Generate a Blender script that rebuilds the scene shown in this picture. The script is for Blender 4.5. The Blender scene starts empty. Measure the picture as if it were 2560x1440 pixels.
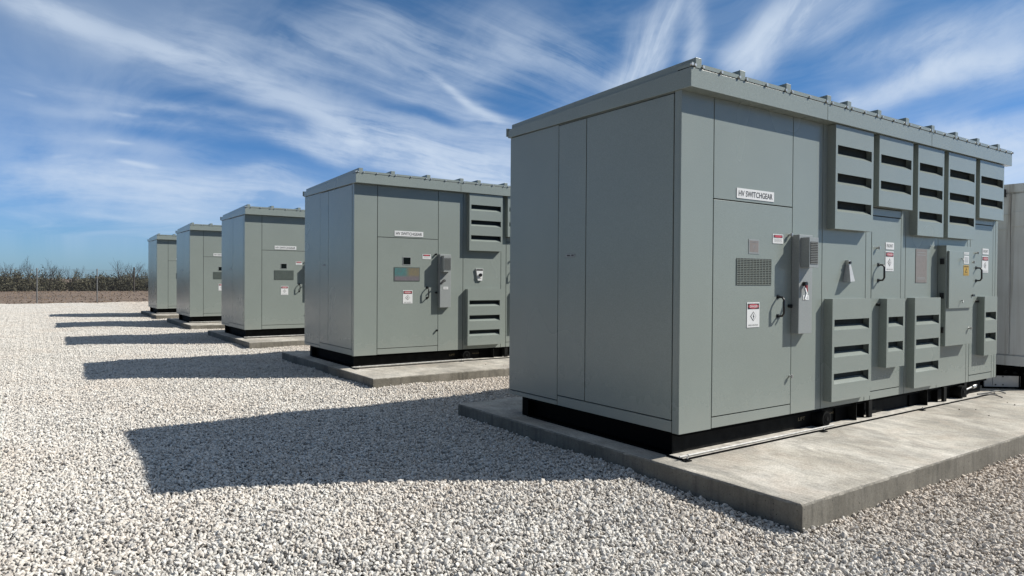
import bpy, math, random
import numpy as np
from mathutils import Vector, Matrix
random.seed(7); RNG = np.random.default_rng(11)
PI = math.pi
sc = bpy.context.scene
COL = sc.collection

# ------------------------------------------------------------------ camera
CAM = np.array([-4.4869, -3.9305, 1.6417]); YAW, PITCH, ROLL, FPX = 0.9580, -0.0113, 0.0066, 1726.6
def cam_axes():
    f = np.array([math.cos(PITCH)*math.cos(YAW), math.cos(PITCH)*math.sin(YAW), math.sin(PITCH)])
    r0 = np.array([math.sin(YAW), -math.cos(YAW), 0.0]); u0 = np.cross(r0, f)
    r = math.cos(ROLL)*r0 + math.sin(ROLL)*u0
    u = -math.sin(ROLL)*r0 + math.cos(ROLL)*u0
    return r, u, f
CR, CU, CF = cam_axes()
def pxdir(px, py):
    d = CF + (px-1280)/FPX*CR - (py-720)/FPX*CU
    return d/np.linalg.norm(d)
cd = bpy.data.cameras.new('camera'); cam = bpy.data.objects.new('camera', cd); COL.objects.link(cam)
cd.sensor_width = 36; cd.lens = FPX/2560*36; cd.clip_end = 3000; cd.clip_start = 0.05
M = Matrix.Identity(4)
for i in range(3):
    M[i][0] = CR[i]; M[i][1] = CU[i]; M[i][2] = -CF[i]; M[i][3] = CAM[i]
cam.matrix_world = M; sc.camera = cam

# ------------------------------------------------------------------ light
SUN = Vector((3.62, -2.03, 3.38)).normalized()      # towards the sun
sl = bpy.data.lights.new('sun', 'SUN'); sl.energy = 5.0; sl.angle = math.radians(0.53); sl.color = (1.0, 0.955, 0.88)
so = bpy.data.objects.new('sun', sl); COL.objects.link(so)
so.rotation_euler = SUN.to_track_quat('Z', 'Y').to_euler(); so.location = (10, -6, 20)

sc.view_settings.view_transform = 'Standard'; sc.view_settings.look = 'None'
EV = 1.366; sc.view_settings.exposure = math.log2(EV); sc.view_settings.gamma = 1.0
sc.render.resolution_x = 1024; sc.render.resolution_y = 576
sc.render.engine = 'CYCLES'

# ------------------------------------------------------------------ node helpers
class NT:
    def __init__(s, nt): s.nt = nt; s.n = nt.nodes; s.l = nt.links
    def set(s, node, idx, val):
        if val is None: return
        sock = node.inputs[idx]
        if hasattr(val, 'is_linked') or isinstance(val, bpy.types.NodeSocket): s.l.new(val, sock)
        else: sock.default_value = val
    def math(s, op, a, b=None, c=None, clamp=False):
        n = s.n.new('ShaderNodeMath'); n.operation = op; n.use_clamp = clamp
        s.set(n, 0, a); s.set(n, 1, b); s.set(n, 2, c); return n.outputs[0]
    def vmath(s, op, a, b=None, sc_=None):
        n = s.n.new('ShaderNodeVectorMath'); n.operation = op
        s.set(n, 0, a); s.set(n, 1, b)
        if sc_ is not None: s.set(n, 3, sc_)
        return n.outputs['Value'] if op in ('DOT_PRODUCT', 'LENGTH') else n.outputs[0]
    def noise(s, vec, scale, detail=3, rough=0.55, dist=0.0, color=False):
        n = s.n.new('ShaderNodeTexNoise'); s.set(n, 'Vector', vec); s.set(n, 'Scale', scale)
        s.set(n, 'Detail', detail); s.set(n, 'Roughness', rough); s.set(n, 'Distortion', dist)
        return n.outputs['Color'] if color else n.outputs['Fac']
    def vor(s, vec, scale, feature='F1', out='Distance', rnd=1.0):
        n = s.n.new('ShaderNodeTexVoronoi'); n.feature = feature
        s.set(n, 'Vector', vec); s.set(n, 'Scale', scale); s.set(n, 'Randomness', rnd); return n.outputs[out]
    def mapr(s, v, a, b, c=0.0, d=1.0, smooth=False):
        n = s.n.new('ShaderNodeMapRange'); n.interpolation_type = 'SMOOTHSTEP' if smooth else 'LINEAR'
        s.set(n, 0, v); s.set(n, 1, a); s.set(n, 2, b); s.set(n, 3, c); s.set(n, 4, d); return n.outputs[0]
    def mix(s, f, a, b, blend='MIX'):
        n = s.n.new('ShaderNodeMix'); n.data_type = 'RGBA'; n.blend_type = blend
        s.set(n, 0, f); s.set(n, 6, a); s.set(n, 7, b); return n.outputs[2]
    def ramp(s, v, stops):
        n = s.n.new('ShaderNodeValToRGB'); s.set(n, 0, v)
        e = n.color_ramp.elements
        while len(e) < len(stops): e.new(0.5)
        for k, (p, c) in enumerate(stops): e[k].position = p; e[k].color = (*c, 1)
        return n.outputs[0]
    def pos(s): return s.n.new('ShaderNodeNewGeometry').outputs['Position']
    def sep(s, v): n = s.n.new('ShaderNodeSeparateXYZ'); s.set(n, 0, v); return n.outputs
    def comb(s, x, y, z): n = s.n.new('ShaderNodeCombineXYZ'); s.set(n, 0, x); s.set(n, 1, y); s.set(n, 2, z); return n.outputs[0]
    def bump(s, h, strength, dist, normal=None):
        n = s.n.new('ShaderNodeBump'); s.set(n, 'Height', h); s.set(n, 'Strength', strength); s.set(n, 'Distance', dist)
        if normal is not None: s.set(n, 'Normal', normal)
        return n.outputs[0]

def newmat(name):
    m = bpy.data.materials.new(name); m.use_nodes = True
    t = NT(m.node_tree); b = m.node_tree.nodes['Principled BSDF']
    return m, t, b
def c4(c): return (c[0], c[1], c[2], 1.0)
def plain(name, col, rough=0.5, metal=0.0, var=0.12, scale=25.0, spec=0.5):
    m, t, b = newmat(name)
    n = t.noise(t.pos(), scale, 4, 0.6)
    f = t.mapr(n, 0.3, 0.7, 1-var, 1+var)
    mx = t.vmath('SCALE', tuple(q*.78 for q in col), None, f)
    t.l.new(mx, b.inputs['Base Color'])
    b.inputs['Roughness'].default_value = rough; b.inputs['Metallic'].default_value = metal
    b.inputs['Specular IOR Level'].default_value = spec
    return m

def paint_mat(name, col, rough=0.34):
    m, t, b = newmat(name)
    p = t.pos()
    z = t.sep(p)[2]
    fine = t.noise(p, 160.0, 2, 0.7)
    big = t.noise(p, 1.6, 4, 0.6)
    f1 = t.mapr(fine, 0.32, 0.68, 0.86, 1.14)
    f2 = t.mapr(big, 0.3, 0.7, 0.975, 1.03)
    k = t.math('MULTIPLY', f1, f2)
    base = t.vmath('SCALE', tuple(col), None, k)
    # thin road dust settled on the lowest part of the panels
    dn = t.noise(p, 7.0, 5, 0.65)
    zz = t.math('ADD', z, t.math('MULTIPLY', dn, 0.5))
    dust = t.mapr(zz, 0.95, 0.45, 0.0, 0.16, True)
    st = t.noise(t.vmath('MULTIPLY', p, (9.0, 9.0, 0.35)), 1.0, 4, 0.6)
    streak = t.mapr(st, 0.50, 0.85, 0.0, 0.035)
    c1 = t.mix(dust, base, (0.33, 0.30, 0.26, 1))
    c2 = t.mix(streak, c1, (0.24, 0.25, 0.23, 1))
    t.l.new(c2, b.inputs['Base Color'])
    r = t.mapr(t.noise(p, .8, 2, .5), 0.3, 0.7, rough-0.02, rough+0.03)
    t.l.new(t.math('ADD', r, t.math('MULTIPLY', dust, 0.8)), b.inputs['Roughness'])
    t.l.new(t.bump(fine, 0.25, 0.0012, t.bump(t.noise(p, 1.1, 1, 0.5), 0.10, 0.02)), b.inputs['Normal'])
    b.inputs['Specular IOR Level'].default_value = 0.4
    return m

MAT = {}
MAT['paint'] = paint_mat('grey_green_paint', (0.219, 0.249, 0.229), 0.25)
MAT['paint_box'] = paint_mat('light_grey_paint', (0.25, 0.268, 0.264), 0.35)
MAT['gap'] = plain('rubber_gasket', (0.012, 0.014, 0.015), 0.8)
MAT['screen'] = plain('filter_mesh', (0.045, 0.054, 0.054), 0.9, spec=.2)
MAT['black'] = plain('black_steel', (0.003, 0.0032, 0.0035), 0.7, spec=.05)
MAT['web'] = plain('dusty_black_steel', (0.012, 0.0125, 0.012), 0.7, var=0.5, scale=8, spec=.1)
MAT['dusty'] = plain('dusty_flange_top', (0.56, 0.53, 0.47), 0.9, var=0.35, scale=14)
MAT['rod'] = plain('dull_rod', (0.55, 0.54, 0.51), 0.6, var=0.3, scale=20)
MAT['plastic'] = plain('black_plastic', (0.008, 0.008, 0.009), 0.35)
MAT['white'] = plain('sign_white', (0.80, 0.81, 0.80), 0.4, var=0.04)
MAT['ink'] = plain('sign_ink', (0.02, 0.02, 0.022), 0.5)
MAT['greyink'] = plain('faded_ink', (0.28, 0.29, 0.29), 0.5)
MAT['red'] = plain('danger_red', (0.52, 0.07, 0.09), 0.45)
MAT['lever_red'] = plain('lever_red', (0.25, 0.012, 0.015), 0.4)
MAT['yellow'] = plain('warning_yellow', (0.52, 0.33, 0.04), 0.5)
MAT['brown'] = plain('faded_bronze_plate', (0.255, 0.225, 0.205), 0.42, var=0.08)
MAT['zinc'] = plain('zinc_bolt', (0.62, 0.62, 0.60), 0.3, 0.6, var=0.1)
MAT['glass'] = plain('dark_window_glass', (0.006, 0.010, 0.010), 0.08)
MAT['plate'] = plain('dark_grey_plate', (0.095, 0.115, 0.105), 0.35)
MAT['pouch'] = plain('clear_pouch', (0.50, 0.51, 0.50), 0.3)
MAT['cable'] = plain('cable_black', (0.015, 0.016, 0.016), 0.5)
MAT['tan'] = plain('stencil_tan', (0.20, 0.16, 0.09), 0.6)

# schematic plate (teal and brown with fine grid) on second cabinet
m, t, b = newmat('mimic_plate'); p = t.pos(); s3 = t.sep(p)
col = t.mix(t.mapr(s3[0], 0.93, 1.02, 0, 1), (0.06, 0.16, 0.16, 1), (0.17, 0.145, 0.09, 1))
col = t.mix(t.mapr(s3[2], 1.72, 1.68, 0, 1), col, (0.15, 0.13, 0.145, 1))
br = t.noise(t.vmath('MULTIPLY', p, (60, 60, 30)), 1.0, 2, 0.6)
col = t.mix(t.mapr(br, 0.45, 0.6, 0, 0.5), col, (0.09, 0.10, 0.10, 1)); t.l.new(col, b.inputs['Base Color'])
b.inputs['Roughness'].default_value = 0.35; MAT['mimic'] = m

# white container paint with streaks
m, t, b = newmat('container_white_paint'); p = t.pos()
st = t.noise(t.vmath('MULTIPLY', p, (14.0, 14.0, 0.5)), 1.0, 5, 0.65)
cl = t.noise(p, 2.2, 4, 0.6)
y = t.sep(p)[1]
near = t.math('EXPONENT', t.math('MULTIPLY', t.math('POWER', t.math('DIVIDE', t.math('SUBTRACT', y, 0.05), 0.06), 2.0), -1.0))
k = t.math('MULTIPLY', t.mapr(st, 0.42, 0.72, 0.0, 0.8, True), t.math('ADD', t.math('MULTIPLY', near, 0.8), 0.25))
c1 = t.mix(k, (0.68, 0.70, 0.71, 1), (0.22, 0.18, 0.15, 1))
c1 = t.mix(t.mapr(cl, 0.4, 0.7, 0, 0.25), c1, (0.42, 0.42, 0.41, 1))
t.l.new(t.vmath('SCALE', c1, None, 1.0), b.inputs['Base Color']); b.inputs['Roughness'].default_value = 0.5; MAT['container'] = m
MAT['skirt'] = plain('light_skirt_paint', (0.66, 0.64, 0.60), 0.6, var=0.1, scale=6)

# concrete
def concrete(name, col, side=False):
    m, t, b = newmat(name); p = t.pos(); s3 = t.sep(p)
    geo = t.n.new('ShaderNodeNewGeometry'); nz = t.sep(geo.outputs['True Normal'])[2]
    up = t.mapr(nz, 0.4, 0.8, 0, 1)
    big = t.noise(p, 1.1, 5, 0.62, 0.6); mid = t.noise(t.vmath('MULTIPLY', p, (3.2, 1.5, 4.0)), 1.0, 7, 0.72, 1.2)
    fine = t.noise(p, 70.0, 3, 0.7); pit = t.vor(p, 28.0)
    brush = t.noise(t.vmath('MULTIPLY', p, (70.0, 9.0, 20.0)), 1.0, 4, 0.65, .3)
    top = t.ramp(big, [(0.32, (0.32, 0.295, 0.25)), (0.5, (0.50, 0.465, 0.40)), (0.66, (0.68, 0.645, 0.575))])
    top = t.mix(t.mapr(mid, 0.40, 0.56, 0.60, 0.0), top, (0.27, 0.26, 0.235, 1))
    top = t.mix(t.mapr(t.noise(p, 3.3, 3, 0.5), 0.52, 0.7, 0, 0.3), top, (0.55, 0.46, 0.38, 1))
    top = t.vmath('SCALE', top, None, t.mapr(fine, 0.3, 0.7, 0.72, 1.25))
    top = t.vmath('SCALE', top, None, t.mapr(brush, 0.3, 0.7, 0.80, 1.18))
    strk = t.noise(t.vmath('MULTIPLY', p, (16.0, 16.0, 1.5)), 1.0, 5, 0.65)
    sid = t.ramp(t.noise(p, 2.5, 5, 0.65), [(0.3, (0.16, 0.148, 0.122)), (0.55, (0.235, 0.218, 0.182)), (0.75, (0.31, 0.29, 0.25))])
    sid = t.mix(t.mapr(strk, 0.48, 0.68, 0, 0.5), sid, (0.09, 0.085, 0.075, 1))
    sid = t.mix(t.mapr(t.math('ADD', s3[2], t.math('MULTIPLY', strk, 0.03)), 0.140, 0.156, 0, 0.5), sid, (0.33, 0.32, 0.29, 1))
    sid = t.mix(t.mapr(pit, 0.16, 0.08, 0, 0.8), sid, (0.05, 0.045, 0.04, 1))
    sid = t.vmath('SCALE', sid, None, t.mapr(fine, 0.3, 0.7, 0.85, 1.15))
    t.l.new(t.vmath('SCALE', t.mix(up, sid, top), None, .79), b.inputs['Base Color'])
    b.inputs['Roughness'].default_value = 0.9; b.inputs['Specular IOR Level'].default_value = 0.25
    h = t.math('ADD', t.math('MULTIPLY', mid, 0.6), t.math('MULTIPLY', fine, 0.25))
    h = t.math('ADD', h, t.math('MULTIPLY', brush, 0.35))
    t.l.new(t.bump(h, 0.6, 0.008), b.inputs['Normal'])
    return m
MAT['concrete'] = concrete('slab_concrete', None)

# gravel stones
def tint_nodes(t, tint, p):
    c = t.ramp(tint, [(0.0, (0.36, 0.335, 0.31)), (0.12, (0.50, 0.475, 0.445)), (0.40, (0.66, 0.64, 0.605)),
                      (0.68, (0.76, 0.745, 0.715)), (0.86, (0.70, 0.645, 0.585)), (1.0, (0.83, 0.82, 0.79))])
    w = t.noise(p, 0.45, 4, 0.6)
    c = t.mix(t.mapr(w, 0.45, 0.7, 0.0, 0.20, True), c, (0.62, 0.505, 0.405, 1))
    # warmer soil-stained stones beside the first pads
    s3 = t.sep(p)
    xx = t.mapr(s3[0], -1.5, 2.5, 0, 1, True)
    c = t.mix(t.math('MULTIPLY', xx, 0.36), c, (0.60, 0.47, 0.36, 1))
    return c
m, t, b = newmat('limestone_gravel')
at = t.n.new('ShaderNodeAttribute'); at.attribute_name = 'tint'
p = t.pos()
c = tint_nodes(t, at.outputs['Fac'], p)
fn = t.noise(p, 120.0, 3, 0.6)
c = t.vmath('MULTIPLY', t.vmath('SCALE', c, None, t.mapr(fn, 0.3, 0.7, 0.92, 1.12)), (.785, .776, .752))
t.l.new(c, b.inputs['Base Color']); b.inputs['Roughness'].default_value = 0.85
b.inputs['Specular IOR Level'].default_value = 0.3
MAT['stone'] = m
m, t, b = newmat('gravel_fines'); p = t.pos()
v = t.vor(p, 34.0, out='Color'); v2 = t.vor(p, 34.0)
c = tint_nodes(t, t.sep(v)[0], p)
c = t.vmath('SCALE', c, None, t.mapr(v2, 0.0, 0.6, .44, 0.20))  # gap shade put into the colour: bed darkened, more towards cell rims
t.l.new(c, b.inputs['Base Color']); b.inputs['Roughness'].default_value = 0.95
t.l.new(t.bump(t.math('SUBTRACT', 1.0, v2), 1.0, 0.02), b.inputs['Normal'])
MAT['fines'] = m

# dry dirt
m, t, b = newmat('dry_dirt'); p = t.pos()
n1 = t.noise(p, 0.12, 5, 0.6); n2 = t.noise(t.vmath('MULTIPLY', p, (1.0, 0.6, 1.0)), 1.3, 6, 0.7)
c = t.ramp(n1, [(0.3, (0.115, 0.080, 0.056)), (0.5, (0.165, 0.116, 0.083)), (0.7, (0.20, 0.145, 0.105))])
c = t.mix(t.mapr(n2, 0.48, 0.66, 0, 0.7, True), c, (0.105, 0.09, 0.062, 1))
t.l.new(c, b.inputs['Base Color']); b.inputs['Roughness'].default_value = 1.0
t.l.new(t.bump(n2, 1.0, 0.25), b.inputs['Normal'])
MAT['dirt'] = m
def veg(name, c0, c1):
    m, t, b = newmat(name); at = t.n.new('ShaderNodeAttribute'); at.attribute_name = 'tint'
    c = t.mix(at.outputs['Fac'], c4(c0), c4(c1)); t.l.new(c, b.inputs['Base Color'])
    b.inputs['Roughness'].default_value = 0.9; b.inputs['Specular IOR Level'].default_value = 0.2
    return m
MAT['brush'] = veg('mesquite_brush', (0.032, 0.032, 0.020), (0.120, 0.113, 0.076))
MAT['drygrass'] = veg('dry_grass_blades', (0.13, 0.092, 0.062), (0.22, 0.16, 0.11))
MAT['bark'] = plain('grey_bark', (0.055, 0.047, 0.038), 0.9, var=0.3)
MAT['post'] = plain('galvanised_post', (0.26, 0.26, 0.25), 0.5, 0.3)
MAT['wood'] = plain('weathered_wood', (0.05, 0.042, 0.035), 0.9, var=0.3)
MAT['wire'] = plain('galvanised_wire', (0.22, 0.23, 0.24), 0.6, 0.3)

# ------------------------------------------------------------------ mesh builder
class MB:
    def __init__(s): s.v = []; s.f = []; s.mi = []; s.mats = []; s.sm = []
    def mid(s, m):
        if m not in s.mats: s.mats.append(m)
        return s.mats.index(m)
    def add(s, vs, fs, m, smooth=False):
        o = len(s.v); s.v += [tuple(x) for x in vs]; k = s.mid(m)
        for f in fs: s.f.append([o+i for i in f]); s.mi.append(k); s.sm.append(smooth)
        return s
    def box(s, x0, x1, y0, y1, z0, z1, m='paint'):
        x0, x1 = min(x0, x1), max(x0, x1); y0, y1 = min(y0, y1), max(y0, y1); z0, z1 = min(z0, z1), max(z0, z1)
        v = [(x0,y0,z0),(x1,y0,z0),(x1,y1,z0),(x0,y1,z0),(x0,y0,z1),(x1,y0,z1),(x1,y1,z1),(x0,y1,z1)]
        return s.add(v, [(0,3,2,1),(4,5,6,7),(0,1,5,4),(1,2,6,5),(2,3,7,6),(3,0,4,7)], m)
    def prism_x(s, poly, x0, x1, m='paint'):   # poly of (y,z), counter-clockwise seen from +x
        n = len(poly); v = [(x0, a, b) for a, b in poly] + [(x1, a, b) for a, b in poly]
        f = [tuple(range(n-1, -1, -1)), tuple(range(n, 2*n))]
        for i in range(n): j = (i+1) % n; f.append((i, j, n+j, n+i))
        return s.add(v, f, m)
    def prism_y(s, poly, y0, y1, m='paint'):   # poly of (x,z), ccw seen from -y
        n = len(poly); v = [(a, y0, b) for a, b in poly] + [(a, y1, b) for a, b in poly]
        f = [tuple(range(n)), tuple(range(2*n-1, n-1, -1))]
        for i in range(n): j = (i+1) % n; f.append((i, n+i, n+j, j))
        return s.add(v, f, m)
    def cyl(s, p0, p1, r0, r1=None, n=12, m='paint', caps=True):
        r1 = r0 if r1 is None else r1
        p0 = Vector(p0); p1 = Vector(p1); d = (p1-p0).normalized()
        a = d.orthogonal().normalized(); b = d.cross(a)
        v = [p0 + (a*math.cos(2*PI*i/n)+b*math.sin(2*PI*i/n))*r0 for i in range(n)]
        v += [p1 + (a*math.cos(2*PI*i/n)+b*math.sin(2*PI*i/n))*r1 for i in range(n)]
        s.add(v, [(i, (i+1) % n, n+(i+1) % n, n+i) for i in range(n)], m, True)
        if caps: s.add(v, [tuple(range(n-1, -1, -1)), tuple(range(n, 2*n))], m)
        return s
    def tube(s, pts, r, n=8, m='paint'):
        pts = [Vector(q) for q in pts]; rings = []
        for i, q in enumerate(pts):
            d = ((pts[min(i+1, len(pts)-1)] - pts[max(i-1, 0)])).normalized()
            a = d.orthogonal().normalized() if i == 0 else (rings[-1][1] - d*rings[-1][1].dot(d)).normalized()
            rings.append((q, a, d.cross(a)))
        v = []
        for q, a, b in rings: v += [q + (a*math.cos(2*PI*k/n)+b*math.sin(2*PI*k/n))*r for k in range(n)]
        f = []
        for i in range(len(pts)-1):
            for k in range(n): f.append((i*n+k, i*n+(k+1) % n, (i+1)*n+(k+1) % n, (i+1)*n+k))
        s.add(v, f, m, True); L = (len(pts)-1)*n
        return s.add(v, [tuple(range(n-1, -1, -1)), tuple(range(L, L+n))], m)
    def sphere(s, c, r, m='zinc', n=8):
        v = []; f = []
        for i in range(n+1):
            th = PI*i/n
            for k in range(n): v.append((c[0]+r*math.sin(th)*math.cos(2*PI*k/n), c[1]+r*math.sin(th)*math.sin(2*PI*k/n), c[2]+r*math.cos(th)))
        for i in range(n):
            for k in range(n): f.append((i*n+k, (i+1)*n+k, (i+1)*n+(k+1) % n, i*n+(k+1) % n))
        return s.add(v, f, m, True)
    def text(s, body, x, y, z, width, height, m='ink', bold=0.0):
        """flat lettering facing -y, left edge x, bottom z, scaled to width and height"""
        cu = bpy.data.curves.new('t', 'FONT'); cu.body = body; cu.size = 1; cu.offset = bold; cu.resolution_u = 3
        ob = bpy.data.objects.new('t', cu); me = bpy.data.meshes.new_from_object(ob)
        vs = [v.co.copy() for v in me.vertices]; fs = [tuple(q.vertices) for q in me.polygons]
        bpy.data.objects.remove(ob); bpy.data.meshes.remove(me); bpy.data.curves.remove(cu)
        x0 = min(v.x for v in vs); x1 = max(v.x for v in vs); y0 = min(v.y for v in vs); y1 = max(v.y for v in vs)
        return s.add([(x+(v.x-x0)/(x1-x0)*width, y, z+(v.y-y0)/(y1-y0)*height) for v in vs], fs, m)
    def build(s, name, parent=None, bevel=0.0, off=(0, 0, 0), tint=None):
        me = bpy.data.meshes.new(name)
        me.from_pydata([(a-off[0], b-off[1], c-off[2]) for a, b, c in s.v], [], s.f)
        for q in s.mats: me.materials.append(MAT[q])
        me.polygons.foreach_set('material_index', s.mi); me.polygons.foreach_set('use_smooth', s.sm)
        me.update(); o = bpy.data.objects.new(name, me); COL.objects.link(o)
        if parent is not None: o.parent = parent
        if bevel:
            bv = o.modifiers.new('bevel', 'BEVEL'); bv.width = bevel; bv.segments = 2; bv.limit_method = 'ANGLE'
        return o
def thing(name, label, cat, loc, group=None):
    o = bpy.data.objects.new(name, None); COL.objects.link(o); o.location = loc; o.empty_display_size = 0.3
    o['label'] = label; o['category'] = cat
    if group: o['group'] = group
    return o
def tag(o, label, cat, group=None):
    o['label'] = label; o['category'] = cat
    if group: o['group'] = group
    return o
def structure(o): o['kind'] = 'structure'; return o

# ------------------------------------------------------------------ switchgear cabinet (local coordinates: z measured from the ground, parent empty sits on the slab)
ZB = 0.14          # slab top
L, W = 6.43, 2.50
Zb, Zt = 0.35, 3.25
G = 0.005          # half seam
OFF = (0, 0, ZB)
def louver(par, x0, x1, z0, z1, slots, label=None):
    """hollow hood: side cheeks, top and bottom, front strips between openings, sloping sills, dark filter behind"""
    yf = -0.087; mb = MB(); e = 0.037; T = 0.004
    mb.box(x0, x0+T, yf, 0.0, z0, z1).box(x1-T, x1, yf, 0.0, z0, z1)
    mb.box(x0+T, x1-T, yf, 0.0, z1-T, z1).box(x0+T, x1-T, yf, 0.0, z0, z0+T)
    mb.box(x0+T, x0+e, yf, yf+T, z0+T, z1-T).box(x1-e, x1-T, yf, yf+T, z0+T, z1-T)
    zz = z1-T
    for s in slots:
        a, b_ = s+0.0, s-0.108
        mb.box(x0+e, x1-e, yf, yf+T, a, zz); zz = b_
        # sill: rises inward
        mb.add([(x0+e, yf+0.001, b_), (x1-e, yf+0.001, b_), (x1-e, -0.02, b_+0.046), (x0+e, -0.02, b_+0.046),
                (x0+e, yf+0.001, b_-0.004), (x1-e, yf+0.001, b_-0.004), (x1-e, -0.02, b_+0.042), (x0+e, -0.02, b_+0.042)],
               [(0,1,2,3), (7,6,5,4), (0,4,5,1), (2,6,7,3), (1,5,6,2), (3,7,4,0)], 'paint')
    mb.box(x0+e, x1-e, yf, yf+T, z0+T, zz)
    o = mb.build('louver_hood', par, 0.0, OFF)
    MB().box(x0+0.02, x1-0.02, -0.016, -0.010, z0+0.02, z1-0.02, 'screen').build('filter_screen', o, 0, OFF)
    if label: o['label'] = label
    return o
def danger_sign(par, x0, x1, z0, z1, y=-0.004, bottom='HIGH VOLTAGE'):
    w = x1-x0; h = z1-z0; mb = MB(); mb.box(x0, x1, y, y+0.003, z0, z1, 'white')
    hz = z1-h*0.27
    mb.box(x0+w*.05, x1-w*.05, y-0.0015, y, hz, z1-h*.05, 'ink')
    cx = (x0+x1)/2; cz = (hz+z1-h*.05)/2; rx = w*.42; rz = (z1-h*.05-hz)*.42
    mb.prism_y([(cx+rx*math.cos(a), cz+rz*math.sin(a)) for a in [2*PI*i/20 for i in range(20)]], y-0.003, y-0.0015, 'red')
    mb.text('DANGER', cx-w*.30, y-0.0042, cz-rz*.5, w*.60, rz*1.0, 'white', 0.01)
    c2 = z0+h*.44; R = h*.19; Rx = min(w*.33, R*1.0)
    mb.prism_y([(cx, c2-R), (cx+Rx, c2), (cx, c2+R), (cx-Rx, c2)], y-0.0015, y, 'ink')
    mb.prism_y([(cx, c2-R*.84), (cx+Rx*.84, c2), (cx, c2+R*.84), (cx-Rx*.84, c2)], y-0.003, y-0.0015, 'white')
    q = R*.6
    mb.prism_y([(cx-.05*q, c2-q), (cx+.42*q, c2+.15*q), (cx+.05*q, c2+.1*q), (cx+.2*q, c2+q), (cx-.42*q, c2-.12*q), (cx-.02*q, c2-.1*q)], y-0.0045, y-0.003, 'ink')
    mb.text(bottom, x0+w*.12, y-0.0015, z0+h*.06, w*.76, h*.06, 'greyink', 0.02)
    return mb.build('danger_sign', par, 0, (0, 0, 0))
def pull_handle(par, x, z0, z1, off):
    d = 0.068
    pts = [(x, 0.0, z1), (x, -d*.75, z1-0.004), (x, -d, z1-0.03), (x, -d, z0+0.03), (x, -d*.75, z0+0.004), (x, 0.0, z0)]
    mb = MB(); mb.tube(pts, 0.0105, 8, 'plastic')
    mb.box(x-.016, x+.016, -0.008, 0.0, z0-.02, z0+.02, 'plastic').box(x-.016, x+.016, -0.008, 0.0, z1-.02, z1+.02, 'plastic')
    return mb.build('handle', par, 0, off)
def knob(par, x, z, y=0.0, dark=False, off=(0, 0, 0), name='latch'):
    mb = MB(); m = 'plastic' if dark else 'zinc'
    mb.cyl((x, y, z), (x, y-0.022, z), 0.010 if not dark else 0.017, n=10, m=m)
    mb.cyl((x, y-0.022, z), (x, y-0.034, z), 0.018, n=10, m=m)
    mb.box(x-.006, x+.006, y-0.04, y-0.034, z-.016, z+.016, m)
    return mb.build(name, par, 0, off)
def panel(mb, x0, x1, z0, z1, m='paint'): mb.box(x0+G, x1-G, 0.0, 0.02, z0+G, z1-G, m)

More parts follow.
